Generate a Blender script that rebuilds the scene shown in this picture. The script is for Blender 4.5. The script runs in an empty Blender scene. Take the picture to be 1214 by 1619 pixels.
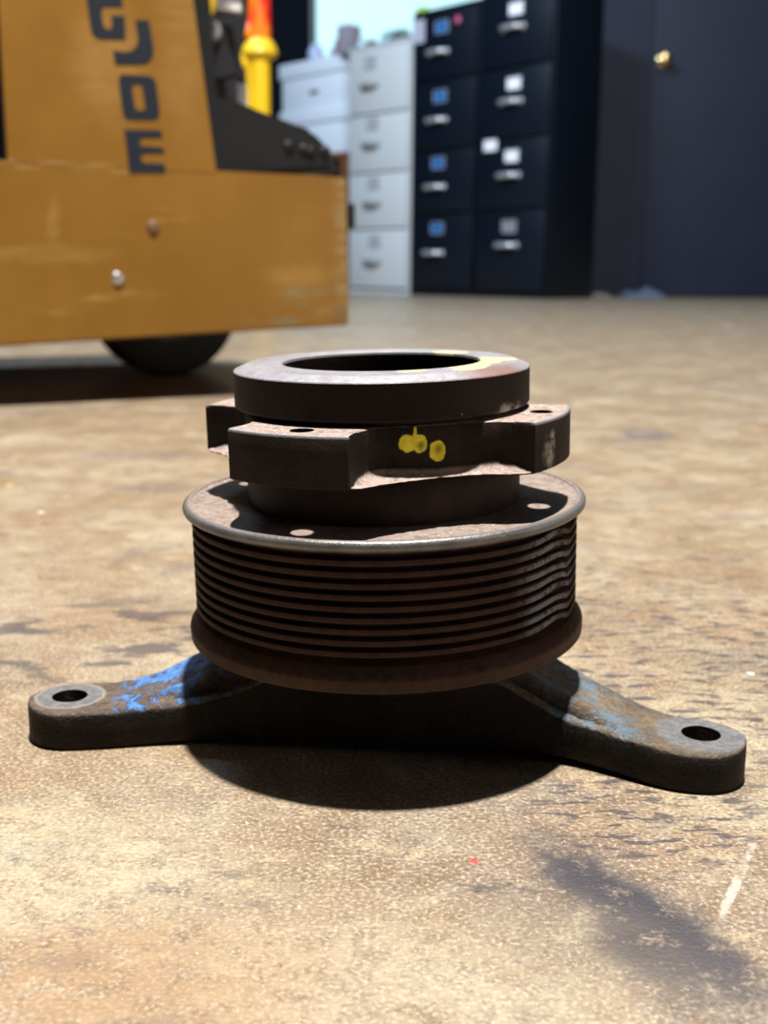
import bpy, bmesh, math, random
from mathutils import Vector, Matrix, noise as mnoise
random.seed(7)
S = bpy.context.scene
COL = S.collection
PI = math.pi
rad = math.radians

# ------------------------------------------------------------------ camera
F, CX, CY, PW, PH = 1800.0, 607.0, 809.5, 1214, 1619
PITCH, ROLL = rad(12.0292), rad(0.4961)
CAM = Vector((0, -0.32153, 0.13215))
fwd = Vector((0, math.cos(PITCH), -math.sin(PITCH)))
rt0 = Vector((1, 0, 0)); up0 = rt0.cross(fwd)
rgt = rt0*math.cos(ROLL) + up0*math.sin(ROLL)
upv = up0*math.cos(ROLL) - rt0*math.sin(ROLL)
cd = bpy.data.cameras.new('camera'); co = bpy.data.objects.new('camera', cd); COL.objects.link(co)
M = Matrix.Identity(4)
for i in range(3):
    M[i][0], M[i][1], M[i][2], M[i][3] = rgt[i], upv[i], -fwd[i], CAM[i]
co.matrix_world = M
cd.sensor_fit = 'VERTICAL'; cd.sensor_height = 36; cd.lens = 36*F/PH
cd.clip_start = 0.01; cd.clip_end = 60
cd.dof.use_dof = True; cd.dof.focus_distance = 0.260; cd.dof.aperture_fstop = 17.8
S.camera = co

# ------------------------------------------------------------------ world, lamps, exposure
w = bpy.data.worlds.new('world'); S.world = w; w.use_nodes = True
w.node_tree.nodes['Background'].inputs[0].default_value = (0.5, 0.6, 0.8, 1)
w.node_tree.nodes['Background'].inputs[1].default_value = 0.01
S.view_settings.view_transform = 'Standard'; S.view_settings.look = 'None'
S.view_settings.exposure = 0.0; S.view_settings.gamma = 1.0; S.view_settings.use_curve_mapping = False

def lamp(name, typ, loc, power, color, size=0.1, target=None, size_y=None):
    l = bpy.data.lights.new(name, typ); l.energy = power; l.color = color
    if typ == 'AREA':
        l.size = size
        if size_y: l.shape = 'RECTANGLE'; l.size_y = size_y
    else: l.shadow_soft_size = size
    o = bpy.data.objects.new(name, l); COL.objects.link(o); o.location = loc
    if target: o.rotation_euler = (Vector(target)-Vector(loc)).to_track_quat('-Z', 'Y').to_euler()
    return o
lamp('work_lamp', 'POINT', (0.03, -0.02, 2.5), 680, (1.0, 0.95, 0.88), 0.044)
lamp('cool_ceiling_lamp', 'AREA', (-1.6, 2.6, 3.3), 210, (0.62, 0.80, 1.0), 1.4, (-0.1, 5.6, 0.9), 0.4)
lamp('side_fill', 'AREA', (2.6, -0.5, 0.55), 10, (1.0, 0.88, 0.78), 0.7, (0, 0, 0.08), 0.7)  # added low fill that lifts the right-hand faces
lamp('far_ceiling_lamp', 'AREA', (1.3, 2.8, 3.5), 26, (0.75, 0.85, 1.0), 1.4, (1.3, 4.6, 0.0), 0.4)

# ------------------------------------------------------------------ pixel -> point
def ray(px, py):
    return fwd + rgt*((px-CX)/F) - upv*((py-CY)/F)
def on(px, py, p0, n):
    d = ray(px, py); t = (Vector(p0)-CAM).dot(n)/d.dot(n); return CAM + d*t
def ground(px, py, z=0.0): return on(px, py, (0, 0, z), Vector((0, 0, 1)))
def at(px, py, y): return on(px, py, (0, y, 0), Vector((0, 1, 0)))

# ------------------------------------------------------------------ shader helper
class SH:
    def __init__(s, name, coord='Object'):
        s.m = bpy.data.materials.new(name); s.m.use_nodes = True
        s.t = s.m.node_tree; s.n = s.t.nodes; s.l = s.t.links
        s.b = s.n['Principled BSDF']
        s.co = s.n.new('ShaderNodeTexCoord').outputs[coord]
        s._nz = None
    def put(s, sock, v):
        if isinstance(v, bpy.types.NodeSocket): s.l.new(v, sock)
        elif isinstance(v, (tuple, list)):
            if sock.type == 'RGBA' and len(v) == 3: v = (*v, 1)
            sock.default_value = v
        else: sock.default_value = v
    def set(s, **k):
        names = dict(color='Base Color', rough='Roughness', metal='Metallic', normal='Normal', spec='Specular IOR Level',
                     emit='Emission Color', estr='Emission Strength', trans='Transmission Weight', alpha='Alpha', coat='Coat Weight', coatr='Coat Roughness', ior='IOR')
        for a, v in k.items(): s.put(s.b.inputs[names[a]], v)
        return s.m
    def math(s, op, a, b=0.0, c=None, clamp=False):
        n = s.n.new('ShaderNodeMath'); n.operation = op; n.use_clamp = clamp
        s.put(n.inputs[0], a); s.put(n.inputs[1], b)
        if c is not None: s.put(n.inputs[2], c)
        return n.outputs[0]
    def mul(s, a, b): return s.math('MULTIPLY', a, b)
    def add(s, a, b): return s.math('ADD', a, b)
    def mx(s, a, b): return s.math('MAXIMUM', a, b)
    def vec(s, op, a, b=(0, 0, 0)):
        n = s.n.new('ShaderNodeVectorMath'); n.operation = op
        s.put(n.inputs[0], a)
        if op == 'SCALE': s.put(n.inputs['Scale'], b)
        else: s.put(n.inputs[1], b)
        return n.outputs['Value'] if op in ('DISTANCE', 'LENGTH', 'DOT_PRODUCT') else n.outputs[0]
    def map(s, v=None, loc=(0, 0, 0), rot=(0, 0, 0), sc=(1, 1, 1)):
        n = s.n.new('ShaderNodeMapping'); s.put(n.inputs[0], v or s.co)
        n.inputs[1].default_value = loc; n.inputs[2].default_value = rot; n.inputs[3].default_value = sc
        return n.outputs[0]
    def noise(s, scale, detail=4, rough=0.55, v=None, out=0, dist=0.0):
        n = s.n.new('ShaderNodeTexNoise'); s.put(n.inputs['Vector'], v or s.co)
        n.inputs['Scale'].default_value = scale; n.inputs['Detail'].default_value = detail
        n.inputs['Roughness'].default_value = rough; n.inputs['Distortion'].default_value = dist
        return n.outputs[out]
    def vor(s, scale, v=None, feature='F1', out=0, rnd=1.0):
        n = s.n.new('ShaderNodeTexVoronoi'); n.feature = feature; s.put(n.inputs['Vector'], v or s.co)
        n.inputs['Scale'].default_value = scale; n.inputs['Randomness'].default_value = rnd
        return n.outputs[out]
    def ss(s, x, lo, hi, a=0.0, b=1.0):
        n = s.n.new('ShaderNodeMapRange'); n.interpolation_type = 'SMOOTHSTEP'
        s.put(n.inputs[0], x); n.inputs[1].default_value = lo; n.inputs[2].default_value = hi
        n.inputs[3].default_value = a; n.inputs[4].default_value = b
        return n.outputs[0]
    def mix(s, f, a, b):
        n = s.n.new('ShaderNodeMix'); n.data_type = 'RGBA'
        s.put(n.inputs[0], f); s.put(n.inputs[6], a); s.put(n.inputs[7], b)
        return n.outputs[2]
    def ramp(s, f, stops):
        n = s.n.new('ShaderNodeValToRGB'); s.put(n.inputs[0], f)
        e = n.color_ramp.elements
        while len(e) < len(stops): e.new(0.5)
        for q, (p, c) in zip(e, stops): q.position = p; q.color = (*c, 1)
        return n.outputs[0]
    def bump(s, h, strength=0.3, dist=0.001, normal=None):
        n = s.n.new('ShaderNodeBump'); s.put(n.inputs['Height'], h)
        n.inputs['Strength'].default_value = strength; n.inputs['Distance'].default_value = dist
        if normal: s.l.new(normal, n.inputs['Normal'])
        return n.outputs[0]
    def sep(s, v):
        n = s.n.new('ShaderNodeSeparateXYZ'); s.put(n.inputs[0], v); return n.outputs
    def up(s):       # how far a surface faces up: masks dust and the top light painted into colours
        g = s.n.new('ShaderNodeNewGeometry'); return s.sep(g.outputs['Normal'])[2]
    def warp(s, scale, amt, v=None):
        c = s.noise(scale, 3, 0.6, v, out=1)
        d = s.vec('SUBTRACT', c, (0.5, 0.5, 0.5))
        return s.vec('ADD', v or s.co, s.vec('SCALE', d, amt))
    def spot(s, v, c, r, soft=0.25, sc=(1, 1, 1), rotz=0.0):
        d = s.vec('SUBTRACT', v, tuple(c))
        if rotz or sc != (1, 1, 1):
            n = s.n.new('ShaderNodeMapping'); n.vector_type = 'TEXTURE'; s.put(n.inputs[0], d)
            n.inputs[2].default_value = (0, 0, rotz); n.inputs[3].default_value = sc
            d = n.outputs[0]
        return s.ss(s.vec('LENGTH', d), r*(1-soft), r*(1+soft), 1.0, 0.0)

def plain(name, color, rough=0.5, metal=0.0, var=0.12, scale=30, bump=0.0, spec=0.5):
    h = SH(name)
    n = h.noise(scale, 5, 0.6)
    c = h.mix(n, tuple(max(0, x*(1-var)) for x in color), tuple(min(1, x*(1+var)) for x in color))
    k = dict(color=c, rough=rough, metal=metal, spec=spec)
    if bump: k['normal'] = h.bump(n, bump, 0.001)
    return h.set(**k)

# ------------------------------------------------------------------ mesh helpers
def finish(name, bm, mats, parent=None, angle=35, recalc=True):
    if recalc: bmesh.ops.recalc_face_normals(bm, faces=bm.faces)
    me = bpy.data.meshes.new(name); bm.to_mesh(me); bm.free()
    for p in me.polygons: p.use_smooth = True
    me.set_sharp_from_angle(angle=rad(angle))
    for m in (mats if isinstance(mats, (list, tuple)) else [mats]): me.materials.append(m)
    o = bpy.data.objects.new(name, me); COL.objects.link(o)
    if parent: o.parent = parent
    return o
def tag(o, label=None, cat=None, group=None, kind=None):
    for k, v in (('label', label), ('category', cat), ('group', group), ('kind', kind)):
        if v: o[k] = v
    return o
def empty(name, loc, rz=0.0, **k):
    o = bpy.data.objects.new(name, None); COL.objects.link(o); o.location = loc; o.rotation_euler = (0, 0, rz)
    o.empty_display_size = 0.05
    return tag(o, **k)
def box(bm, x0, x1, y0, y1, z0, z1, bev=0.0, seg=2, mi=0, M=None):
    vs = [bm.verts.new((x, y, z)) for x in (x0, x1) for y in (y0, y1) for z in (z0, z1)]
    fs = [bm.faces.new([vs[i] for i in f]) for f in ((0, 1, 3, 2), (4, 6, 7, 5), (0, 4, 5, 1), (2, 3, 7, 6), (0, 2, 6, 4), (1, 5, 7, 3))]
    for f in fs: f.material_index = mi
    allv = set(vs)
    if bev:
        es = list({e for f in fs for e in f.edges})
        r = bmesh.ops.bevel(bm, geom=es, offset=bev, segments=seg, profile=0.5, affect='EDGES')
        allv = {v for f in r['faces'] for v in f.verts} | {v for v in vs if v.is_valid}
        for f in r['faces']: f.material_index = mi
    if M is not None:
        for v in allv: v.co = M @ v.co
    return bm
def lathe(bm, prof, n=96, closed=False, M=None, mi=0, f=None):
    rings = []
    for j, (r, z) in enumerate(prof):
        if r < 1e-6:
            v = bm.verts.new((0, 0, z)); rings.append([v]*n); continue
        ring = []
        for i in range(n):
            a = 2*PI*i/n
            rr, zz = (r, z) if f is None else f(j, a, r, z)
            ring.append(bm.verts.new((rr*math.cos(a), rr*math.sin(a), zz)))
        rings.append(ring)
    m = len(rings)
    for j in range(m if closed else m-1):
        A, B = rings[j], rings[(j+1) % m]
        for i in range(n):
            k = (i+1) % n
            q = [A[i], A[k], B[k], B[i]]
            u = []
            for v in q:
                if v not in u: u.append(v)
            if len(u) >= 3:
                fc = bm.faces.new(u); fc.material_index = mi
    if M is not None:
        for v in {v for r_ in rings for v in r_}: v.co = M @ v.co
    return bm
def prism(bm, pts, d, mi=0, M=None):
    """pts: outline of 3D points, d: Vector extrusion"""
    a = [bm.verts.new(p) for p in pts]; b = [bm.verts.new(Vector(p)+d) for p in pts]
    n = len(pts)
    fs = [bm.faces.new(a), bm.faces.new(b[::-1])]
    for i in range(n): fs.append(bm.faces.new([a[i], b[i], b[(i+1) % n], a[(i+1) % n]]))
    for f in fs: f.material_index = mi
    return fs
def tube(bm, pts, r, n=12, mi=0):
    rings = []
    for i, p in enumerate(pts):
        p = Vector(p)
        d = (Vector(pts[min(i+1, len(pts)-1)])-Vector(pts[max(i-1, 0)])).normalized()
        a = d.orthogonal().normalized() if abs(d.z) > 0.99 else d.cross(Vector((0, 0, 1))).normalized()
        b = d.cross(a)
        rr = r[i] if isinstance(r, (list, tuple)) else r
        rings.append([bm.verts.new(p+(a*math.cos(2*PI*k/n)+b*math.sin(2*PI*k/n))*rr) for k in range(n)])
    for A, B in zip(rings, rings[1:]):
        for k in range(n):
            f = bm.faces.new([A[k], A[(k+1) % n], B[(k+1) % n], B[k]]); f.material_index = mi
    bm.faces.new(rings[0][::-1]).material_index = mi; bm.faces.new(rings[-1]).material_index = mi
def interp(tab, x):
    if x <= tab[0][0]: return tab[0][1]
    for (a, u), (b, v) in zip(tab, tab[1:]):
        if x <= b: return u+(v-u)*(x-a)/(b-a)
    return tab[-1][1]
def sinterp(tab, x, w):      # a piecewise line with its corners rounded
    return sum(interp(tab, x+w*t) for t in (-1, -.5, 0, .5, 1))/5
def drill(o, holes, r, z0, z1, n=40):
    """cut vertical round holes through a mesh (local coordinates)"""
    bm = bmesh.new()
    for (x, y) in holes:
        lathe(bm, [(0, z0), (r, z0), (r, z1), (0, z1)], n, M=Matrix.Translation((x, y, 0)))
    c = finish('cutter', bm, [])
    c.matrix_world = o.matrix_world.copy()
    md = o.modifiers.new('b', 'BOOLEAN'); md.object = c; md.operation = 'DIFFERENCE'; md.solver = 'EXACT'
    par = o.parent; o.parent = None; mb = o.matrix_basis.copy(); o.matrix_basis = Matrix.Identity(4); c.matrix_basis = Matrix.Identity(4)
    dg = bpy.context.evaluated_depsgraph_get(); dg.update()
    me = bpy.data.meshes.new_from_object(o.evaluated_get(dg))
    old = o.data; o.modifiers.clear(); o.data = me; bpy.data.meshes.remove(old)
    bpy.data.objects.remove(c)
    me.name = o.name
    o.matrix_basis = mb; o.parent = par
    me.set_sharp_from_angle(angle=rad(35))

# ------------------------------------------------------------------ floor
def floor_material():
    h = SH('stained_concrete')
    co = h.co
    w1 = h.warp(18, 0.03)
    big = h.noise(3.2, 4, 0.6, w1)
    mid = h.noise(15, 6, 0.62, w1)
    mid2 = h.noise(22, 5, 0.6, h.map(w1, loc=(3.1, 7.7, 0)))
    fine = h.noise(260, 4, 0.7)
    grit = h.noise(900, 2, 0.6)
    tan, cream, orange, mauve = (0.285, 0.218, 0.142), (0.38, 0.318, 0.22), (0.25, 0.158, 0.085), (0.215, 0.178, 0.16)
    c = h.mix(h.ss(mid, 0.42, 0.66), tan, cream)
    c = h.mix(h.mul(h.ss(mid2, 0.45, 0.62), 0.75), c, orange)
    c = h.mix(h.mul(h.ss(big, 0.5, 0.68), 0.6), c, mauve)
    g = h.noise(38, 6, 0.65, h.map(w1, loc=(1.3, 4.4, 0)))
    c = h.mix(h.mul(h.ss(g, 0.52, 0.68), 0.6), c, (0.20, 0.155, 0.13))
    g2 = h.noise(13, 7, 0.7, h.map(w1, loc=(5.3, 8.4, 0), sc=(1, 1.5, 1)))
    c = h.mix(h.mul(h.ss(g2, 0.54, 0.66), 0.7), c, (0.155, 0.13, 0.125))
    # fine mottling of the worn coating
    c = h.mix(h.mul(h.ss(fine, 0.5, 0.75), 0.5), c, (0.16, 0.105, 0.06))
    blot = h.noise(85, 8, 0.72, h.map(w1, loc=(4, 9, 0)))
    c = h.mix(h.mul(h.ss(blot, 0.52, 0.64), 0.7), c, (0.185, 0.125, 0.075))
    c = h.mix(h.mul(h.ss(blot, 0.47, 0.36), 0.6), c, (0.44, 0.36, 0.245))
    c = h.mix(h.mul(h.ss(grit, 0.54, 0.63), 0.6), c, (0.52, 0.45, 0.34))
    c = h.mix(h.mul(h.ss(grit, 0.46, 0.37), 0.6), c, (0.12, 0.085, 0.055))
    pep = h.noise(330, 6, 0.75, h.map(co, loc=(2, 2, 0)))
    c = h.mix(h.mul(h.ss(pep, 0.60, 0.68), 0.5), c, (0.10, 0.08, 0.07))
    gl = h.noise(480, 3, 0.7, h.map(co, loc=(7, 1, 0)))
    c = h.mix(h.mul(h.ss(gl, 0.66, 0.71), 0.8), c, (0.75, 0.66, 0.5))  # sparse cream flecks: sparkle of the grain painted as colour
    dark = (0.055, 0.052, 0.062)
    wd = h.warp(70, 0.012)
    # scattered small dark scuffs, stretched along x
    st = h.noise(34, 5, 0.6, h.map(wd, rot=(0, 0, rad(20)), sc=(1.0, 2.2, 1)))
    patch = h.noise(7, 3, 0.5, h.map(co, loc=(9, 2, 0)))
    m = h.mul(h.mul(h.ss(st, 0.60, 0.68), h.ss(patch, 0.42, 0.6)), h.ss(fine, 0.36, 0.56, 0.2, 1))
    # field of parallel scratches beside the right foot
    dash = h.noise(62, 6, 0.66, h.map(h.warp(30, 0.006), rot=(0, 0, rad(3)), sc=(1.5, 5.0, 1)))
    fld = h.mx(h.spot(wd, ground(1080, 1030), 0.085, 0.5, (1.1, 1.35, 1)), h.spot(wd, ground(1030, 1285), 0.026, 0.45, (1.2, 1.2, 1)))
    m = h.mx(m, h.mul(h.mul(h.ss(dash, 0.53, 0.585), fld), 1.0))
    fld2 = h.spot(wd, ground(175, 1010), 0.05, 0.5, (1.3, 1, 1))
    m = h.mx(m, h.mul(h.mul(h.ss(st, 0.5, 0.6), fld2), 0.9))
    c = h.mix(h.mul(m, 0.85), c, dark)
    # the black smear in the foreground and smaller stains
    n2 = h.noise(170, 8, 0.78)
    def stain(px, py, r, sx, sy, rz, k, soft=0.5, col=dark, thr=(0.40, 0.56)):
        nonlocal c
        p = ground(px, py)
        f = h.spot(h.warp(45, 0.022), p, r, soft, (sx, sy, 1), rz)
        f = h.mul(h.mul(f, h.ss(n2, thr[0], thr[1], 0.12, 1.0)), k)
        c = h.mix(f, c, col)
    a = (ground(890, 1365)-ground(1120, 1540)); ang = math.atan2(a.y, a.x)
    stain(1000, 1445, 0.0115, 2.9, 0.95, ang, 1.0, thr=(0.34, 0.5))
    stain(1070, 1515, 0.010, 2.0, 1.3, ang, 0.85)
    stain(905, 1385, 0.007, 1.5, 1.0, ang, 0.8)
    stain(860, 1450, 0.011, 1.2, 1.6, 0, 0.35, 0.8)
    stain(1020, 687, 0.03, 0.75, 1.0, 0, 0.85, 0.4, (0.10, 0.10, 0.13))
    stain(250, 770, 0.02, 1.2, 0.8, 0.2, 0.6, 0.6, (0.11, 0.10, 0.11))
    stain(235, 720, 0.03, 1.3, 0.8, 0.2, 0.5, 0.6, (0.13, 0.11, 0.12))
    stain(320, 1010, 0.006, 2.2, 0.8, 0.2, 0.8)
    stain(365, 1132, 0.004, 1.3, 0.6, -0.4, 0.8)
    stain(425, 1437, 0.003, 2.4, 0.55, -0.5, 0.9)
    stain(370, 1380, 0.003, 1.6, 0.8, 0.2, 0.8)
    stain(120, 1515, 0.0035, 1.6, 0.8, 0.2, 0.8)
    stain(540, 1297, 0.003, 1.8, 0.7, -0.2, 0.8)
    stain(200, 1612, 0.004, 4.0, 0.5, 0, 0.8)
    stain(20, 1300, 0.01, 1, 1, 0, 0.5, 0.6, (0.5, 0.42, 0.28))
    stain(100, 1390, 0.03, 1.2, 1, 0, 0.55, 0.8, (0.48, 0.42, 0.29))
    stain(170, 1560, 0.03, 1.3, 0.7, 0.2, 0.6, 0.8, (0.30, 0.17, 0.08))
    stain(620, 1560, 0.035, 1.2, 0.8, 0.0, 0.5, 0.8, (0.45, 0.38, 0.26))
    # chalk marks and a red fleck
    for (q0, q1, r, k) in (((1192, 1325), (1140, 1455), 0.0011, 0.55), ((1160, 1326), (1196, 1326), 0.0008, 0.5)):
        A, B = ground(*q0), ground(*q1); d = B-A; L = d.length
        f = h.spot(h.warp(200, 0.003), (A+B)/2, 1.0, 0.3, (L/2, r, 0.1), math.atan2(d.y, d.x))
        c = h.mix(h.mul(h.mul(f, h.ss(blot, 0.44, 0.56)), k), c, (0.62, 0.58, 0.52))
    c = h.mix(h.mul(h.spot(h.warp(300, 0.004), ground(750, 1362), 0.0012, 0.3), 0.8), c, (0.65, 0.06, 0.05))
    for (px, py, r, cc) in ((15, 767, 0.0022, (0.8, 0.6, 0.2)), (65, 810, 0.002, (0.8, 0.75, 0.65)), (1150, 515, 0.012, (0.8, 0.75, 0.7)), (1187, 1065, 0.0012, (0.8, 0.76, 0.68))):
        c = h.mix(h.spot(h.co, ground(px, py), r, 0.2), c, cc)
    hgt = h.add(h.mul(fine, 0.4), h.mul(grit, 0.6))
    rgh = h.ss(mid, 0.3, 0.7, 0.30, 0.46)
    return h.set(color=c, rough=rgh, spec=0.5, normal=h.bump(hgt, 0.55, 0.0010))
bm = bmesh.new()
box(bm, -5, 5, -3.5, 9.5, -0.1, 0)
tag(finish('floor', bm, floor_material()), kind='structure')

# ------------------------------------------------------------------ room shell
m_black = plain('black_wall_paint', (0.003, 0.007, 0.014), 0.8, spec=0.1, var=0.2, scale=3)
m_door = plain('charcoal_door_paint', (0.019, 0.0235, 0.040), 0.6, var=0.15, scale=4, spec=0.15)
m_ceil = plain('dark_ceiling', (0.03, 0.03, 0.035), 0.8)
def structure(name, boxes, m, bev=0.0):
    bm = bmesh.new()
    for b in boxes: box(bm, *b, bev=bev)
    return tag(finish(name, bm, m), kind='structure')
YW = 9.0
wl, wr = at(489, 30, YW).x, 1.45
structure('wall_back', [(-5, wl, YW, YW+0.15, 0, 4), (wr, 5, YW, YW+0.15, 0, 4), (wl, wr, YW, YW+0.15, 0, 1.2), (wl, wr, YW, YW+0.15, 3.4, 4)], m_black)
wd_y = 5.85
xj = at(936, 300, wd_y).x; xs = at(1018, 300, wd_y).x
structure('wall_right', [(xj, xs, wd_y, wd_y+0.15, 0, 4), (xs+1.0, 5, wd_y, wd_y+0.15, 0, 4), (xs, xs+1.0, wd_y, wd_y+0.15, 2.3, 4)], m_door)
structure('wall_recess', [(xj, xj+0.15, wd_y+0.15, YW, 0, 4)], m_black)
structure('wall_left', [(-5.15, -5, -3.5, 9.15, 0, 4)], m_black)
structure('wall_front', [(-5, 5, -3.65, -3.5, 0, 4)], m_black)
structure('wall_far_right', [(5, 5.15, -3.5, wd_y+0.15, 0, 4)], m_black)
structure('ceiling', [(-5.15, 5.15, -3.65, 9.15, 4, 4.1)], m_ceil)
dr = structure('door_1', [(xs+0.006, xs+0.994, wd_y+0.012, wd_y+0.055, 0.008, 2.294)], m_door, 0.003)
# brass knob on its rose
m_brass = plain('worn_brass', (0.62, 0.46, 0.22), 0.22, 1.0, 0.1, 60)
kp = at(1049, 95, wd_y)
bm = bmesh.new()
RX = Matrix.Translation((kp.x, wd_y+0.012, kp.z)) @ Matrix.Rotation(PI/2, 4, 'X')
lathe(bm, [(0, 0), (0.034, 0), (0.034, 0.004), (0.028, 0.009), (0.013, 0.012), (0.012, 0.035), (0.02, 0.042), (0.029, 0.055), (0.030, 0.066), (0.024, 0.076), (0.012, 0.08), (0, 0.081)], 32, M=RX)
kn = finish('door_knob', bm, m_brass, dr)
# window behind the cabinets, bright with daylight
h = SH('daylit_frosted_glass'); nz = h.noise(1.3, 2)
m_pane = h.set(color=(0.5, 0.6, 0.62), rough=0.5, emit=h.mix(nz, (0.40, 0.80, 0.90), (0.52, 0.88, 0.96)), estr=1.0)
bm = bmesh.new(); box(bm, wl+0.05, wr-0.05, YW+0.07, YW+0.09, 1.25, 3.35)
wn = tag(finish('window_1', bm, m_pane), kind='structure')
m_frame = plain('grey_window_frame', (0.10, 0.14, 0.17), 0.5)
bm = bmesh.new()
for b in ((wl, wl+0.05, YW+0.03, YW+0.12, 1.2, 3.4), (wr-0.05, wr, YW+0.03, YW+0.12, 1.2, 3.4), (wl+0.05, wr-0.05, YW+0.03, YW+0.12, 1.2, 1.25), (wl+0.05, wr-0.05, YW+0.03, YW+0.12, 3.35, 3.4)):
    box(bm, *b, bev=0.004)
finish('window_frame', bm, m_frame, wn)

# ------------------------------------------------------------------ fan pulley assembly (the subject)
X0, TX, TY, ZC = 0.002313, -0.027714, -0.018413, 0.0165
TILT = Vector((0, 0, 1)).rotation_difference(Vector((TX, TY, 1)).normalized()).to_matrix().to_4x4()
HUB = Matrix.Translation((0, 0, -ZC)) @ TILT @ Matrix.Translation((0, 0, ZC))     # in the frame of the empty
HUBW = Matrix.Translation((X0, 0, 0)) @ HUB
HUBI = HUBW.inverted()
def local(px, py, r=None, z=None):
    """a pixel of the photograph as a point on the tilted hub: on its cylinder of radius r or its plane at z"""
    o = HUBI @ CAM; d = (HUBI.to_3x3() @ ray(px, py)).normalized()
    if z is not None: return o + d*((z-o.z)/d.z)
    a = d.x*d.x+d.y*d.y; b = 2*(o.x*d.x+o.y*d.y); c = o.x*o.x+o.y*o.y-r*r
    return o + d*((-b-math.sqrt(max(0, b*b-4*a*c)))/(2*a))
root = empty('fan_pulley_assembly', (X0, 0, 0), label='rusty grooved fan pulley with a lobed hub on a two-footed cast bracket on the floor', cat='pulley')

def rust_base(h, lo=(0.010, 0.0065, 0.005), hi=(0.026, 0.015, 0.011), s=90):
    n = h.noise(s, 6, 0.65); n2 = h.noise(s*5, 4, 0.7)
    c = h.mix(h.ss(n, 0.35, 0.7), lo, hi)
    c = h.mix(h.mul(h.ss(n2, 0.5, 0.75), 0.35), c, (0.03, 0.016, 0.010))
    return c, n, n2
def lit_dust(h, c, n2, col=(0.36, 0.29, 0.25), k=0.85, lo=0.55, hi=0.9):  # lightens up-facing colour: dust with the overhead light painted in
    f = h.mul(h.mul(h.ss(h.up(), lo, hi), h.ss(n2, 0.28, 0.6, 0.45, 1.0)), k)
    return h.mix(f, c, col)

# --- pulley material
h = SH('rusty_pulley_steel')
c, n, n2 = rust_base(h, (0.014, 0.0075, 0.0055), (0.042, 0.021, 0.013), 80)
n3 = h.noise(700, 3, 0.7)
xyz = h.sep(h.co)
rr = h.math('SQRT', h.add(h.mul(xyz[0], xyz[0]), h.mul(xyz[1], xyz[1])))
disc = h.ss(xyz[2], 0.066, 0.067)
c = h.mix(h.mul(disc, h.mul(h.ss(h.up(), 0.55, 0.9), h.ss(n2, 0.28, 0.6, 0.5, 1.0))), c, (0.27, 0.215, 0.185))  # paler disc top: dust plus overhead light put into the colour
c = h.mix(h.mul(h.mul(h.mul(disc, h.ss(h.up(), 0.8, 0.95)), h.ss(n3, 0.58, 0.72)), 0.7), c, (0.6, 0.54, 0.48))
rim = h.mul(h.ss(rr, 0.0549, 0.0558), h.ss(xyz[2], 0.0655, 0.067))
c = h.mix(h.mul(rim, h.ss(n, 0.25, 0.7, 0.5, 0.95)), c, (0.20, 0.20, 0.205))
band = h.mul(h.ss(xyz[2], 0.0345, 0.0341), h.ss(n2, 0.3, 0.65, 0.55, 1.0))
c = h.mix(band, c, h.mix(h.ss(n, 0.4, 0.62), (0.042, 0.026, 0.017), (0.085, 0.05, 0.029)))
wear = h.mul(h.ss(n3, 0.6, 0.75), 0.25)
crest = h.mul(h.ss(rr, 0.05425, 0.05465), h.ss(xyz[2], 0.066, 0.0655))
c = h.mix(h.mul(crest, h.ss(n2, 0.3, 0.65, 0.3, 0.8)), c, (0.062, 0.036, 0.027))
angp = local(872, 930, r=0.0545)
chip = h.mul(h.spot(h.warp(120, 0.008), (angp.x, angp.y, 0.053), 0.0115, 0.45, (1, 1, 1.6)), h.ss(rr, 0.0537, 0.0542))
c = h.mix(h.mul(h.mul(chip, h.ss(n2, 0.35, 0.5)), h.mul(h.ss(xyz[2], 0.066, 0.0655), h.ss(xyz[2], 0.0385, 0.039))), c, (0.17, 0.175, 0.19))
rg = h.ss(rim, 0, 1, 0.62, 0.42)
m_pulley = h.set(color=c, rough=rg, spec=0.1, metal=h.mul(h.mx(rim, chip), 0.55), normal=h.bump(h.add(n2, h.mul(n3, 0.6)), 0.35, 0.0006))

# --- grooved pulley
prof = [(0.0385, 0.0690), (0.0450, 0.0688), (0.0520, 0.0687), (0.0540, 0.0689), (0.0551, 0.0697)]
for k in range(9):
    a = rad(115-k*26); prof.append((0.0555+0.0015*math.cos(a), 0.0684+0.0015*math.sin(a)))
prof += [(0.0550, 0.0664), (0.0535, 0.0660)]
NR, ZT, ZB = 9, 0.0655, 0.0392
P = (ZT-ZB)/NR
for k in range(NR):
    z = ZT-k*P
    for (r, q) in ((0.0529, 0.02), (0.0529, 0.10), (0.0542, 0.26), (0.05455, 0.32), (0.05465, 0.40), (0.05465, 0.72), (0.0545, 0.80), (0.0530, 0.97)): prof.append((r, z-q*P))
prof += [(0.0526, ZB-0.0001), (0.0529, 0.0387), (0.0545, 0.0376), (0.0562, 0.0352), (0.0566, 0.0345), (0.0567, 0.0340), (0.0566, 0.0314), (0.0562, 0.0310), (0.050, 0.0308), (0.036, 0.0308), (0.036, 0.050), (0.0385, 0.060)]
aC = math.atan2(angp.y, angp.x)
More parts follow.
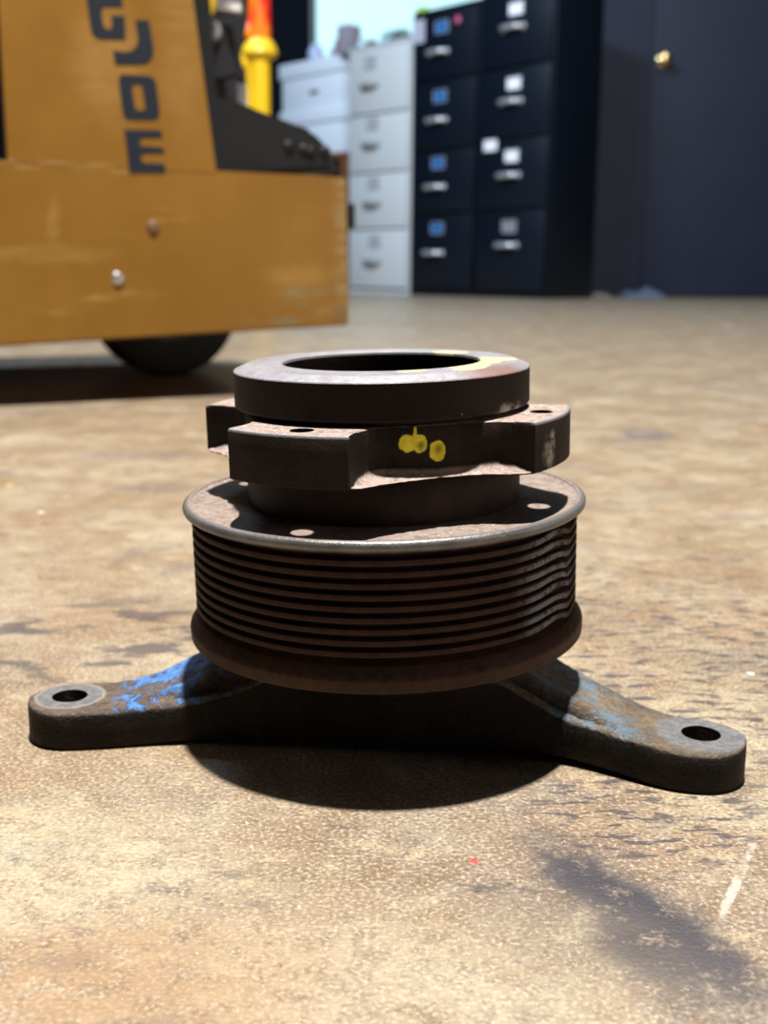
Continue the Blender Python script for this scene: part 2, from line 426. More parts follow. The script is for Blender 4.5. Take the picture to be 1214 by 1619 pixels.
def dent(j, a, r, z):
    if 0.0395 < z < 0.065 and r > 0.0535:
        k = int((ZT-z)/P)
        d = (a-aC+PI) % (2*PI)-PI
        rnd = mnoise.noise(Vector((k*3.7, 1.3, 0)))
        d -= 0.05*rnd
        z2 = z + 0.0010*math.exp(-(d/0.11)**2)*(0.6+0.6*rnd) - 0.0009*math.exp(-((d-0.22)/0.07)**2)
        r -= 0.0009*math.exp(-((d-0.08)/0.10)**2)*(0.7+0.5*rnd)
        return r, z2
    if r > 0.054 and z > 0.066:
        r += 0.00012*mnoise.noise(Vector((a*9, z*300, 2)))
    return r, z
bm = bmesh.new(); lathe(bm, prof, 288, closed=True, f=dent)
o = finish('grooved_pulley', bm, m_pulley, root, 32); o.matrix_basis = HUB

# --- lobed hub flange
h = SH('cast_hub_steel')
c, n, n2 = rust_base(h, (0.010, 0.007, 0.006), (0.022, 0.014, 0.0115), 70)
n3 = h.noise(800, 3, 0.7)
c = lit_dust(h, c, n2, (0.37, 0.285, 0.25), 0.95, 0.35, 0.75)  # lobe tops carry overhead light in their colour, along with dust
c = h.mix(h.mul(h.mul(h.ss(h.up(), 0.6, 0.9), h.ss(n3, 0.56, 0.7)), 0.7), c, (0.78, 0.7, 0.64))
xyz = h.sep(h.co)
rr = h.math('SQRT', h.add(h.mul(xyz[0], xyz[0]), h.mul(xyz[1], xyz[1])))
edge = h.mul(h.ss(rr, 0.0508, 0.0516), h.ss(xyz[2], 0.0936, 0.0942))
c = h.mix(h.mul(edge, 0.7), c, (0.42, 0.42, 0.44))
wv = h.warp(420, 0.0014)
# two yellow paint dabs on the front scallop
def dab(px, py, r, k=1.0, sc=(1, 1, 1)):
    return h.spot(wv, local(px, py, r=0.0386), r, 0.10, sc)
yl = h.mx(h.mx(dab(645, 701, 0.0023), dab(663, 702, 0.0022)), h.mx(dab(692, 713, 0.0023, sc=(0.95, 0.95, 1.15)), dab(656, 684, 0.0012, sc=(0.45, 1, 1.6))))
dk = h.mx(h.spot(wv, local(667, 704, r=0.0386), 0.0011, 0.8), h.spot(wv, local(694, 709, r=0.0386), 0.0011, 0.8))
ycol = h.mix(h.ss(n2, 0.35, 0.65), (0.78, 0.66, 0.03), (0.95, 0.86, 0.08))
ycol = h.mix(h.mul(dk, 0.75), ycol, (0.12, 0.11, 0.03))
c = h.mix(yl, c, ycol)
# pale scuffs on the right lobe
for (px, py, r, sc) in ((868, 715, 0.0030, (0.8, 1, 1.4)), (872, 700, 0.0020, (0.8, 1, 1.3))):
    c = h.mix(h.mul(h.mul(h.spot(h.warp(250, 0.003), local(px, py, r=0.0522), r, 0.6, sc), h.ss(n2, 0.35, 0.6)), 0.75), c, (0.42, 0.39, 0.37))
c = h.mix(h.spot(wv, local(834, 676, r=0.0515), 0.0016, 0.3, (1, 1, 1.4)), c, (0.34, 0.31, 0.31))
m_hub = h.set(spec=0.18, color=c, rough=h.ss(edge, 0, 1, 0.66, 0.4), metal=h.mul(edge, 0.5), normal=h.bump(h.add(n2, h.mul(n3, 0.7)), 0.4, 0.0007))
ZPT, ZPB, RL = 0.0945, 0.0812, 0.0523
SC = [(-98.7, -42.5), (-4.0, 52.0), (90.0, 131.0), (169.0, 222.0)]
T_TOP = [(0, 52), (.015, 46.5), (.05, 42.6), (.11, 39.8), (.2, 38.5), (.5, 38.3), (.7, 38.9), (.83, 40.8), (.92, 43.6), (.97, 47.5), (1, 52)]
T_BOT = [(0, 51.8), (.05, 51.3), (.1, 49), (.16, 46.6), (.25, 44.4), (.4, 42.5), (.53, 41.6), (.68, 42.5), (.8, 44.6), (.88, 48.2), (.95, 50.8), (1, 51.8)]
def scallop(a):
    d = math.degrees(a)
    for s0, s1 in SC:
        for o_ in (-360, 0, 360):
            if s0 < d+o_ < s1: return (d+o_-s0)/(s1-s0)
    return None
angs = set()
for i in range(360): angs.add(round(i*1.0, 3))
for s0, s1 in SC:
    for t in (0, .004, .008, .012, .015, .025, .035, .05, .07, .09, .9, .92, .94, .955, .97, .98, .99, .996, 1): angs.add(round((s0+t*(s1-s0)) % 360, 3))
angs = [rad(a) for a in sorted(angs)]
bm = bmesh.new(); rings = []
for a in angs:
    u = scallop(a)
    if u is None or u <= 0 or u >= 1: rt_ = rb_ = RL; u = None
    else: rt_ = min(RL, interp(T_TOP, u)*1e-3); rb_ = max(rt_, min(RL, interp(T_BOT, u)*1e-3))
    nzv = 0.0
    if u is not None: nzv = 0.0005*mnoise.noise(Vector((math.cos(a)*30, math.sin(a)*30, 5)))+0.0003*mnoise.noise(Vector((math.cos(a)*120, math.sin(a)*120, 1)))
    rb_ += nzv
    fz = 0.0848
    col = [(0.037, ZPB), (rb_-0.0008, ZPB), (rb_, ZPB+0.0005)]
    for q in (0.25, 0.5, 0.75, 1.0):            # concave fillet at the foot of a scallop
        t = q*PI/2
        col.append((rt_+(rb_-rt_)*(1-math.sin(t)), ZPB+0.0006+(fz-ZPB-0.0006)*(1-math.cos(t))))
    col += [(rt_, 0.089), (rt_, ZPT-0.0008), (rt_-0.0003, ZPT-0.0002), (rt_-0.0009, ZPT), (max(0.0372, rt_-0.006), ZPT+0.0001), (0.0365, ZPT+0.0001)]
    rings.append([bm.verts.new((r*math.cos(a), r*math.sin(a), z)) for r, z in col])
nA = len(rings); nC = len(rings[0])
for i in range(nA):
    A, B = rings[i], rings[(i+1) % nA]
    for j in range(nC):
        k = (j+1) % nC
        bm.faces.new([A[j], B[j], B[k], A[k]])
o = finish('lobed_flange', bm, m_hub, root, 30); o.matrix_basis = HUB
drill(o, [(0.0457*math.cos(rad(a)), 0.0457*math.sin(rad(a))) for a in (-115.5, -21.5, 68, 152)], 0.0031, 0.070, 0.11)

# --- neck between flange and pulley, stepped where it meets the disc
bm = bmesh.new()
lathe(bm, [(0.0345, 0.0950), (0.0370, 0.0948), (0.0378, 0.0815), (0.0384, 0.0805), (0.0386, 0.0765), (0.0386, 0.0700), (0.0384, 0.0690), (0.0345, 0.0685)], 128, closed=True)
h = SH('neck_rust'); c, n, n2 = rust_base(h, (0.013, 0.008, 0.006), (0.030, 0.018, 0.013), 60)
m_neck = h.set(spec=0.18, color=c, rough=0.6, normal=h.bump(n2, 0.3, 0.0006))
o = finish('hub_neck', bm, m_neck, root, 30); o.matrix_basis = HUB

# --- collar ring
h = SH('machined_collar_steel')
c, n, n2 = rust_base(h, (0.009, 0.005, 0.0045), (0.017, 0.009, 0.0075), 50)
n3 = h.noise(900, 3, 0.7)
xyz = h.sep(h.co)
topm = h.ss(h.up(), 0.35, 0.6)
c = h.mix(h.mul(topm, h.ss(n2, 0.3, 0.6, 0.75, 1.0)), c, h.mix(h.ss(n, 0.35, 0.65), (0.30, 0.285, 0.31), (0.37, 0.355, 0.385)))  # grey steel top with the cool light from above mixed into its colour
c = h.mix(h.mul(h.mul(topm, h.ss(n3, 0.58, 0.7)), 0.6), c, (0.62, 0.6, 0.6))
# reddish bare rust at the right, pale yellow paint smears across the top right
rp = local(812, 590, z=0.1065)
c = h.mix(h.mul(h.mul(h.spot(h.warp(150, 0.006), rp, 0.012, 0.4, (1, 1.2, 1)), topm), 0.8), c, (0.25, 0.13, 0.10))
yv = h.warp(260, 0.0035)
def smear(px, py, qx, qy, r, z=0.1072):
    A, B = local(px, py, z=z), local(qx, qy, z=z); d = B-A
    return h.spot(yv, (A+B)/2, 1.0, 0.15, (d.length/2+0.0006, r, 0.02), math.atan2(d.y, d.x))
ys = None
for q in ((752, 567.5, 812, 569, 0.0052), (745, 574, 788, 573.5, 0.004), (716, 583, 768, 577, 0.0036), (722, 591, 768, 584, 0.0028, 0.1064), (634, 589, 666, 584.5, 0.0030), (690, 556, 735, 558.5, 0.004)):
    s_ = smear(*q); ys = s_ if ys is None else h.mx(ys, s_)
c = h.mix(h.mul(h.mul(ys, h.ss(n2, 0.3, 0.45)), topm), c, (0.66, 0.62, 0.34))
# whitish deposit low on the right of the ring, a few bright specks
wp = local(805, 655, r=0.0405)
c = h.mix(h.mul(h.mul(h.spot(h.warp(300, 0.004), wp, 0.0035, 0.5, (1.6, 1.6, 0.8)), h.ss(n2, 0.4, 0.55)), 0.8), c, (0.42, 0.40, 0.38))
sp = h.vor(330); c = h.mix(h.mul(h.ss(sp, 0.075, 0.05), h.ss(n, 0.55, 0.62)), c, (0.5, 0.46, 0.42))
m_ring = h.set(spec=h.ss(topm, 0, 1, 0.15, 0.5), color=c, rough=h.ss(topm, 0, 1, 0.6, 0.45), metal=h.mul(topm, 0.35), normal=h.bump(h.add(n2, n3), 0.22, 0.0005))
bm = bmesh.new()
ringp = [(0.0273, 0.0946), (0.0273, 0.1066), (0.0276, 0.1072), (0.0280, 0.1074), (0.0376, 0.1073), (0.0379, 0.1072), (0.0409, 0.1059), (0.0411, 0.1056), (0.0411, 0.0965), (0.0408, 0.0960), (0.0388, 0.0953), (0.0372, 0.0949)]
lathe(bm, ringp, 192, closed=True)
o = finish('collar_ring', bm, m_ring, root, 14); o.matrix_basis = HUB
# bore below the ring
bm = bmesh.new()
lathe(bm, [(0.0345, 0.0948), (0.0272, 0.0947), (0.0268, 0.055), (0.0, 0.054), (0.0, 0.050), (0.0345, 0.050)], 96)
o = finish('bore_liner', bm, m_neck, root, 30); o.matrix_basis = HUB

# --- cast bracket
YF = [(-91, -25.3), (-80, -24), (-68, -21.5), (-55, -20), (-30, -22.5), (0, -26), (30, -28), (46, -30.5), (55, -35.5), (62, -40.5), (70, -46), (76, -48.7), (81.5, -49.2)]
YB = [(-91, 0.2), (-84, 0.8), (-76, 2.5), (-68, 4.6), (-60, 8.5), (-40, 25), (-15, 36), (15, 36), (36, 24), (48, 7), (54, 2.5), (62, -5), (70, -12.5), (76, -18.5), (81.5, -22.8)]
ZF = [(-82, 11), (-70, 11.6), (-55, 12.6), (-42, 17), (-30, 23), (0, 24), (30, 23), (40, 17), (48, 13), (60, 12), (72, 11.2), (80, 11)]
ZK = [(-84, 11), (-78, 11.4), (-70, 13), (-60, 17), (-50, 21), (-34, 27), (34, 27), (44, 21), (52, 17.2), (60, 14.5), (68, 12), (75, 11), (80, 11)]
Z0 = [(-82, 0), (-66, 0.5), (-45, 1.6), (0, 2.4), (45, 2.0), (60, 1.2), (74, 0), (82, 0)]
LC, LR = (-91.0, -12.55), 12.75
RC, RR = (81.5, -36.0), 13.2
xs_ = []
for i in range(15): xs_.append(LC[0]-LR*math.cos(i/14*PI/2*0.995+0.0078))
k = -91+1.5
while k < 81.0: xs_.append(k); k += 1.5
for i in range(15): xs_.append(RC[0]+RR*math.sin(i/14*PI/2*0.995))
bm = bmesh.new(); secs = []
for x in xs_:
    if x < LC[0]: hgt = math.sqrt(max(LR**2-(x-LC[0])**2, 0.01)); yf, yb = LC[1]-hgt, LC[1]+hgt
    elif x > RC[0]: hgt = math.sqrt(max(RR**2-(x-RC[0])**2, 0.01)); yf, yb = RC[1]-hgt, RC[1]+hgt
    else: yf, yb = sinterp(YF, x, 4), sinterp(YB, x, 4)
    zf, zk, z0 = sinterp(ZF, x, 4), sinterp(ZK, x, 4), sinterp(Z0, x, 5)
    hw = (yb-yf)/2
    r = min(2.0, hw*0.6); rb = min(1.0, hw*0.4)
    step = min(6.5, hw*0.5)
    zs = zf+(zk-zf)*0.82 if -80 < x < 76 else zf
    pts = [(yf+rb*1.5, z0), (yf+rb*0.4, z0+rb*0.3), (yf, z0+rb), (yf+0.1, (z0+zf)/2)]
    for q in range(5):
        t = q/4*PI/2; pts.append((yf+r*(1-math.cos(t)), zf-r+r*math.sin(t)))
    pts += [(yf+r+(step-r)*0.35, zf+(zs-zf)*0.08), (yf+r+(step-r)*0.7, zf+(zs-zf)*0.7), (yf+step, zs)]
    ye = yb-r
    for q in (0.25, 0.5, 0.75): pts.append((yf+step+(ye-yf-step)*q, zs+(zk-zs)*q))
    for q in range(5):
        t = q/4*PI/2; pts.append((yb-r+r*math.sin(t), zk-r+r*math.cos(t)))
    pts += [(yb, (z0+zk)/2), (yb, z0+rb), (yb-rb*1.5, z0)]
    sec = []
    for (y, z) in pts:
        a = 0.32 if (z > z0+2) else 0.0
        if x < -84 or x > 74: a *= 0.4
        d = a*mnoise.noise(Vector((x*.35, y*.35, z*.35)))+a*0.6*mnoise.noise(Vector((x, y, z)))
        sec.append(bm.verts.new(((x)*1e-3, y*1e-3, (z+d)*1e-3)))
    secs.append(sec)
for A, B in zip(secs, secs[1:]):
    for j in range(len(A)):
        q = (j+1) % len(A); bm.faces.new([A[j], B[j], B[q], A[q]])
bm.faces.new(secs[0]); bm.faces.new(secs[-1][::-1])
h = SH('cast_iron_flaked_blue_paint')
n = h.noise(110, 6, 0.65); n2 = h.noise(420, 5, 0.7); n3 = h.noise(1100, 2, 0.6)
c = h.mix(h.ss(n, 0.35, 0.7), (0.009, 0.007, 0.006), (0.020, 0.014, 0.011))
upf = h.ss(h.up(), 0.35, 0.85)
c = h.mix(h.mul(upf, h.ss(n2, 0.3, 0.6, 0.4, 0.95)), c, h.mix(h.ss(h.sep(h.co)[0], 0.02, 0.05), h.mix(h.ss(n, 0.4, 0.62), (0.105, 0.066, 0.045), (0.15, 0.108, 0.075)), h.mix(h.ss(n, 0.4, 0.62), (0.115, 0.09, 0.066), (0.20, 0.14, 0.075))))  # tops much paler than the sides: overhead light put into the colour
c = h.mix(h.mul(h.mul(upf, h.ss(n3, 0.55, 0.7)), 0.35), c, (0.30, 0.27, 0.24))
xyz = h.sep(h.co)
def hole(cx, cy, r0, r1):
    d = h.vec('DISTANCE', h.vec('MULTIPLY', h.warp(150, 0.0009), (1, 1, 0)), (cx, cy, 0)); return h.ss(d, r0, r1, 1.0, 0.0)
HL, HR = (-0.0925-0.0, -0.0113), (0.0833, -0.0347)
pad = h.mx(hole(*HL, 0.0092, 0.0098), hole(*HR, 0.0105, 0.0135))
grey = h.mix(h.ss(n2, 0.35, 0.65), (0.15, 0.15, 0.157), (0.23, 0.23, 0.238))
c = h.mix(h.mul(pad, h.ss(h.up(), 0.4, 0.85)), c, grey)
ringe = h.mul(hole(*HL, 0.0098, 0.0103), h.math('SUBTRACT', 1.0, hole(*HL, 0.0088, 0.0093)))
c = h.mix(h.mul(h.mul(ringe, h.ss(h.up(), 0.6, 0.9)), 0.45), c, (0.42, 0.38, 0.33))
# blue paint left on the sloping arms
fl = h.noise(170, 6, 0.72, h.warp(60, 0.006)); 
zoneL = h.mul(h.ss(xyz[0], -0.0805, -0.0765), h.ss(xyz[0], -0.040, -0.048))
edgeL = h.mul(h.ss(h.math('SUBTRACT', xyz[1], h.mul(h.add(xyz[0], 0.08), 0.42)), 0.0035, -0.004, 0.22, 0.0), 1.0)
zoneR = h.mul(h.ss(xyz[0], 0.070, 0.060), h.ss(xyz[0], 0.036, 0.044))
mL = h.mul(h.mul(h.ss(h.add(fl, h.ss(xyz[1], -0.012, 0.004, 0.0, 0.10)), 0.50, 0.545), zoneL), upf)
mR = h.mul(h.mul(h.ss(fl, 0.47, 0.56), zoneR), upf)
blueL = h.mix(h.ss(n2, 0.35, 0.65), (0.04, 0.145, 0.40), (0.09, 0.25, 0.56))
c = h.mix(mL, c, blueL)
c = h.mix(h.mul(mR, 0.75), c, (0.10, 0.19, 0.27))
bits = h.mul(h.mul(h.ss(n2, 0.62, 0.68), h.ss(h.noise(45, 2), 0.5, 0.6)), h.mul(h.mx(zoneR, zoneL), h.ss(h.up(), 0.1, 0.5)))
c = h.mix(bits, c, (0.12, 0.36, 0.78))
hb = h.add(h.add(n, n2), h.mul(n3, 0.4))
m_iron = h.set(spec=h.ss(upf, 0, 1, 0.15, 0.5), color=c, rough=h.ss(pad, 0, 1, 0.6, 0.42), metal=h.mul(pad, 0.35), normal=h.bump(h.add(hb, h.mul(mL, 0.3)), 0.85, 0.0016))
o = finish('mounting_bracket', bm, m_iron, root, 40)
drill(o, [(HL[0], HL[1])], 0.0050, -0.002, 0.03)
drill(o, [(HR[0], HR[1])], 0.0052, -0.002, 0.03)
# the bearing boss that carries the pulley on the bracket
bm = bmesh.new()
lathe(bm, [(0, 0.018), (0.030, 0.018), (0.033, 0.020), (0.033, 0.027), (0.0355, 0.029), (0.0355, 0.046), (0.030, 0.052), (0, 0.052)], 96)
o = finish('bearing_boss', bm, m_iron, root, 30)

# ------------------------------------------------------------------ pallet stacker truck behind on the left
pl = at(0, 400, 0.755); pr = at(550, 400, 0.92)
U = Vector((pr.x-pl.x, pr.y-pl.y, 0)).normalized(); NB = Vector((-U.y, U.x, 0))      # along the panel / back into the truck
OR = Vector((pr.x, pr.y, 0))
ANG = math.atan2(U.y, U.x)
truck = empty('pallet_stacker', OR, ANG, label='yellow pallet stacker truck with dark lettering and a black cover behind the pulley', cat='forklift')
TI = truck.matrix_basis.inverted() if False else (Matrix.Translation(OR) @ Matrix.Rotation(ANG, 4, 'Z')).inverted()
def tp(px, py, dy=0.0):
    """pixel -> point of the truck's own frame on the plane dy metres behind its front panel"""
    q = TI @ on(px, py, OR+NB*dy, NB); return Vector((q.x, dy, q.z))
h = SH('worn_yellow_paint')
n = h.noise(6, 4, 0.6); n2 = h.noise(40, 5, 0.65, h.map(sc=(0.5, 1, 3)))
c = h.mix(h.ss(n, 0.35, 0.7), (0.19, 0.088, 0.0085), (0.23, 0.113, 0.015))
xyz = h.sep(h.co)
scr = h.noise(9, 5, 0.65, h.map(sc=(0.6, 1, 4.5)))
c = h.mix(h.mul(h.ss(scr, 0.58, 0.7), 0.4), c, (0.46,0.28,0.08))
zb = tp(300, 500).z
low = h.mul(h.ss(xyz[2], 0.125, 0.075), h.ss(n2, 0.54, 0.66))
c = h.mix(h.mul(low, h.ss(xyz[0], -0.14, -0.04)), c, (0.16, 0.20, 0.13))
cr = h.mul(h.ss(xyz[0], -0.022, -0.004), h.ss(n2, 0.42, 0.6))
c = h.mix(h.mul(cr, 0.55), c, (0.28, 0.24, 0.13))
wv = h.warp(25, 0.02)
for (px, py, r, sc, col, k) in ((470, 435, 0.012, (2.8, 9, 0.9), (0.38,0.23,0.06), 0.6), (70, 402, 0.008, (7, 9, 1), (0.37,0.23,0.07), 0.55), (480, 462, 0.008, (3.5, 9, 0.8), (0.20, 0.22, 0.12), 0.55),
                               (85, 350, 0.01, (0.6, 9, 2), (0.45,0.28,0.10), 0.35), (540, 500, 0.009, (1, 9, 1.2), (0.07, 0.055, 0.03), 0.8), (450, 512, 0.007, (2.4, 9, 0.8), (0.12, 0.17, 0.12), 0.7),
                               (100, 263, 0.006, (14, 9, 0.45), (0.46,0.29,0.12), 0.5), (170, 100, 0.03, (1, 9, 1.6), (0.42,0.25,0.09), 0.5), (286, 60, 0.02, (1, 9, 4), (0.40,0.24,0.09), 0.4)):
    c = h.mix(h.mul(h.mul(h.spot(wv, tp(px, py), r, 0.6, sc), h.ss(n2, 0.35, 0.6, 0.4, 1.0)), k*0.65), c, col)
m_yel = h.set(color=c, rough=0.42, spec=0.4, normal=h.bump(n2, 0.06, 0.002))
m_blk = plain('black_moulded_plastic', (0.008, 0.0095, 0.011), 0.45, var=0.2, scale=40, spec=0.3)
m_rub = plain('black_rubber', (0.012, 0.012, 0.012), 0.75)
m_steel = plain('bright_steel', (0.55, 0.56, 0.58), 0.3, 0.9)
m_let = plain('charcoal_lettering', (0.010, 0.015, 0.025), 0.6, var=0.2, spec=0.25)
# lower chassis: a thick front plate, wedge-shaped below, with a box behind it
bm = bmesh.new()
xl = -0.62
a, b = tp(0, 548), tp(553, 514)
zbl = a.z+(a.z-b.z)/(a.x-b.x)*(xl-a.x)
ztl = 0.5*(tp(20, 262).z+tp(500, 270).z)
fs = prism(bm, [(xl, 0, zbl), (b.x, 0, b.z), (tp(548, 268).x, 0, ztl), (xl, 0, ztl)], Vector((0, 0.012, 0)))
bmesh.ops.bevel(bm, geom=list({e for f in fs for e in f.edges}), offset=0.0022, segments=2, affect='EDGES')
finish('chassis_panel', bm, m_yel, truck)
bm = bmesh.new(); box(bm, xl, b.x-0.03, 0.013, 0.52, 0.10, ztl-0.012, 0.004)
finish('chassis_body', bm, m_yel, truck)
# mast shroud with the name running down it
ta, tb = tp(12, 255), tp(342, 262); tc, td = tp(305, -8), tp(-3, -8)
def up_to(p, q, z): t = (z-p.z)/(q.z-p.z); return Vector((p.x+(q.x-p.x)*t, 0, z))
zt = 0.62
bm = bmesh.new()
fs = prism(bm, [Vector((ta.x, -0.0004, ztl-0.0025)), Vector((tb.x, -0.0004, ztl-0.0025)), up_to(tb, tc, zt)+Vector((0, -0.0004, 0)), up_to(ta, td, zt)+Vector((0, -0.0004, 0))], Vector((0, 0.010, 0)))
bmesh.ops.bevel(bm, geom=list({e for f in fs for e in f.edges}), offset=0.0003, segments=1, affect='EDGES')
finish('mast_shroud', bm, m_yel, truck)
def L(pts): return [tp(120+x/5.58, y/5.58) for x, y in pts]
def letter(pts, hole_=None):
    bm = bmesh.new(); ex = Vector((0, -0.0010, 0))
    if hole_ is None: prism(bm, L(pts), ex)
    else:
        O_, I_ = L(pts), L(hole_); n_ = len(O_)
        v = [[bm.verts.new(p+e) for p in Q] for Q in (O_, I_) for e in (Vector((0, 0, 0)), ex)]
        for i in range(n_):
            j = (i+1) % n_
            for A, B in ((v[1], v[3]), (v[3], v[2]), (v[2], v[0]), (v[0], v[1])): bm.faces.new([A[i], A[j], B[j], B[i]])
    finish('letter', bm, m_let, truck)
letter([(90, -20), (115, -45), (400, -45), (412, 60), (240, 60), (222, 92), (240, 220), (258, 250), (288, 262), (314, 250), (318, 235), (310, 140), (430, 140), (438, 350), (205, 345), (160, 320), (130, 265)])
letter([(522, 180), (642, 180), (684, 440), (672, 510), (640, 552), (590, 570), (345, 570), (324, 450), (440, 460), (495, 447), (530, 415), (548, 355)])
letter([(375, 700), (400, 660), (640, 670), (682, 690), (705, 735), (738, 1000), (725, 1040), (695, 1056), (470, 1056), (435, 1040), (412, 1000), (392, 850)],
       [(495, 775), (510, 745), (550, 743), (577, 747), (582, 765), (588, 800), (610, 945), (606, 965), (592, 976), (545, 976), (527, 968), (518, 945)])
letter([(425, 1145), (748, 1152), (762, 1216), (600, 1214), (566, 1228), (558, 1256), (572, 1288), (770, 1304), (778, 1352), (598, 1352), (572, 1372), (574, 1412), (600, 1440), (780, 1446), (790, 1520), (470, 1520)])
# black frame post behind the shroud's right edge
bm = bmesh.new()
p0, p1 = tp(334, 200, 0.03), tp(318, -20, 0.03)
prism(bm, [Vector((p0.x-0.03, 0.012, ztl-0.01)), Vector((p0.x+0.004, 0.012, ztl-0.01)), Vector((p1.x+0.004-0.012, 0.012, zt-0.02)), Vector((p1.x-0.04, 0.012, zt-0.02))], Vector((0, 0.05, 0)))
finish('frame_post', bm, m_blk, truck)
# black motor cover
ed = [(321, 149), (340, 150), (356, 155), (385, 165), (411, 176), (440, 187), (467, 197), (487, 204), (502, 212), (517, 227), (530, 246), (540, 270)]
bm = bmesh.new(); pts = [tp(x, y, 0.03) for x, y in ed]
pts = [Vector((p.x, p.y, max(p.z, ztl-0.012))) for p in pts]
out = [Vector((pts[0].x-0.02, 0.03, ztl-0.012)), Vector((pts[0].x-0.02, 0.03, pts[0].z))]+pts
fs = prism(bm, out, Vector((0, 0.30, 0)))
es = [e for e in fs[0].edges if max(v.co.z for v in e.verts) > ztl]
bmesh.ops.bevel(bm, geom=es, offset=0.007, segments=4, affect='EDGES')
cov = finish('motor_cover', bm, m_blk, truck, 50)
for (px, py) in ((457, 232), (481, 237), (492, 241), (514, 240)):
    p = tp(px, py, 0.03)
    bm = bmesh.new(); lathe(bm, [(0.006, 0), (0.006, 0.002), (0.004, 0.0035), (0, 0.004)], 20, M=Matrix.Translation((p.x, 0.0305, p.z)) @ Matrix.Rotation(PI/2, 4, 'X'))
    finish('screw', bm, m_blk, cov)
# handle bracket over the cover, its pivot bolt and the steel crossbar
bm = bmesh.new(); y_ = 0.10
oq = [(322, 20), (334, 24), (350, 36), (360, 60), (368, 95), (384, 118), (352, 127), (325, 124)]
fs = prism(bm, [tp(x, y, y_) for x, y in oq], Vector((0, 0.05, 0)))
bmesh.ops.bevel(bm, geom=list({e for f in fs for e in f.edges}), offset=0.003, segments=2, affect='EDGES')
pts = [tp(x, y, y_+0.06) for x, y in ((318, 8), (392, 8), (390, 40), (380, 90), (388, 122), (318, 128))]
prism(bm, pts, Vector((0, 0.05, 0)))
p0, p1 = tp(330, 100, y_+.07), tp(365, 100, y_+.07)
box(bm, p0.x, p1.x, y_+.05, y_+.11, ztl, p0.z)
hb_ = finish('handle_bracket', bm, plain('black_painted_steel', (0.012, 0.013, 0.016), 0.45, spec=0.35), truck, 40)
p = tp(334, 50, y_)
bm = bmesh.new(); lathe(bm, [(0.011, 0), (0.011, 0.004), (0.008, 0.008), (0, 0.009)], 24, M=Matrix.Translation((p.x, y_+0.001, p.z)) @ Matrix.Rotation(PI/2, 4, 'X'))
finish('pivot_bolt', bm, plain('dull_zinc', (0.28, 0.29, 0.30), 0.45, 0.6), hb_)
bm = bmesh.new(); p0, p1 = tp(338, 8, y_), tp(394, -12, y_)
box(bm, p0.x, p1.x, y_+0.02, y_+0.05, p0.z, p1.z, 0.002)
tag(finish('crossbar', bm, m_steel, truck), label='bright steel crossbar')
bm = bmesh.new(); p = tp(329, 2, y_-0.02)
lathe(bm, [(0, -0.016), (0.006, -0.012), (0.009, 0.0), (0.009, 0.06), (0, 0.062)], 20, M=Matrix.Translation((p.x, y_-0.02, p.z)))
m_py = plain('bright_yellow_paint', (0.75, 0.50, 0.01), 0.4)
finish('lever', bm, m_py, truck)
bm = bmesh.new(); p0, p1 = tp(353, 158, 0.20), tp(393, 132, 0.20)
box(bm, p0.x, p1.x, 0.20, 0.24, p0.z-0.03, p1.z, 0.006, 3)
tag(finish('filler_cap', bm, plain('white_plastic', (0.75, 0.77, 0.82), 0.4), truck), label='white plastic filler cap')
# latch on the right edge, bolts through the panel
bm = bmesh.new(); p0, p1 = tp(551, 362, 0.005), tp(561, 322, 0.005)
box(bm, p0.x-0.004, p1.x, 0.003, 0.012, p0.z, p1.z, 0.002); finish('latch', bm, m_blk, truck)
for (px, py, m) in ((186, 440, m_steel), (242, 358, plain('rusty_bolt', (0.16, 0.09, 0.04), 0.6))):
    p = tp(px, py); bm = bmesh.new()
    lathe(bm, [(0.0062, 0), (0.0062, 0.001), (0.0045, 0.0028), (0, 0.0035)], 20, M=Matrix.Translation((p.x, 0, p.z)) @ Matrix.Rotation(PI/2, 4, 'X'))
    finish('bolt', bm, m, truck)
# drive wheel under the chassis
pw = tp(263, 560, 0.29)
bm = bmesh.new(); R = 0.088
MW = Matrix.Translation((pw.x, 0.26, R)) @ Matrix.Rotation(-PI/2, 4, 'X')
lathe(bm, [(0.045, 0.0), (R-0.012, 0.0), (R-0.004, 0.003), (R, 0.010), (R, 0.060), (R-0.004, 0.067), (R-0.012, 0.07), (0.045, 0.07)], 64, closed=True, M=MW)
wh = finish('wheel', bm, m_rub, truck)
bm = bmesh.new(); lathe(bm, [(0, 0.008), (0.030, 0.008), (0.045, 0.002), (0.045, 0.068), (0.030, 0.062), (0, 0.062)], 40, M=MW)
finish('wheel_hub', bm, plain('dark_steel', (0.08, 0.08, 0.08), 0.5, 0.5), wh)
# a hidden second wheel keeps the far end up
MW2 = Matrix.Translation((xl+0.1, 0.26, R)) @ Matrix.Rotation(-PI/2, 4, 'X')
bm = bmesh.new(); lathe(bm, [(0.0, 0.0), (R-0.004, 0.003), (R, 0.010), (R, 0.060), (R-0.004, 0.067), (0.0, 0.07)], 64, M=MW2)
finish('wheel', bm, m_rub, truck)

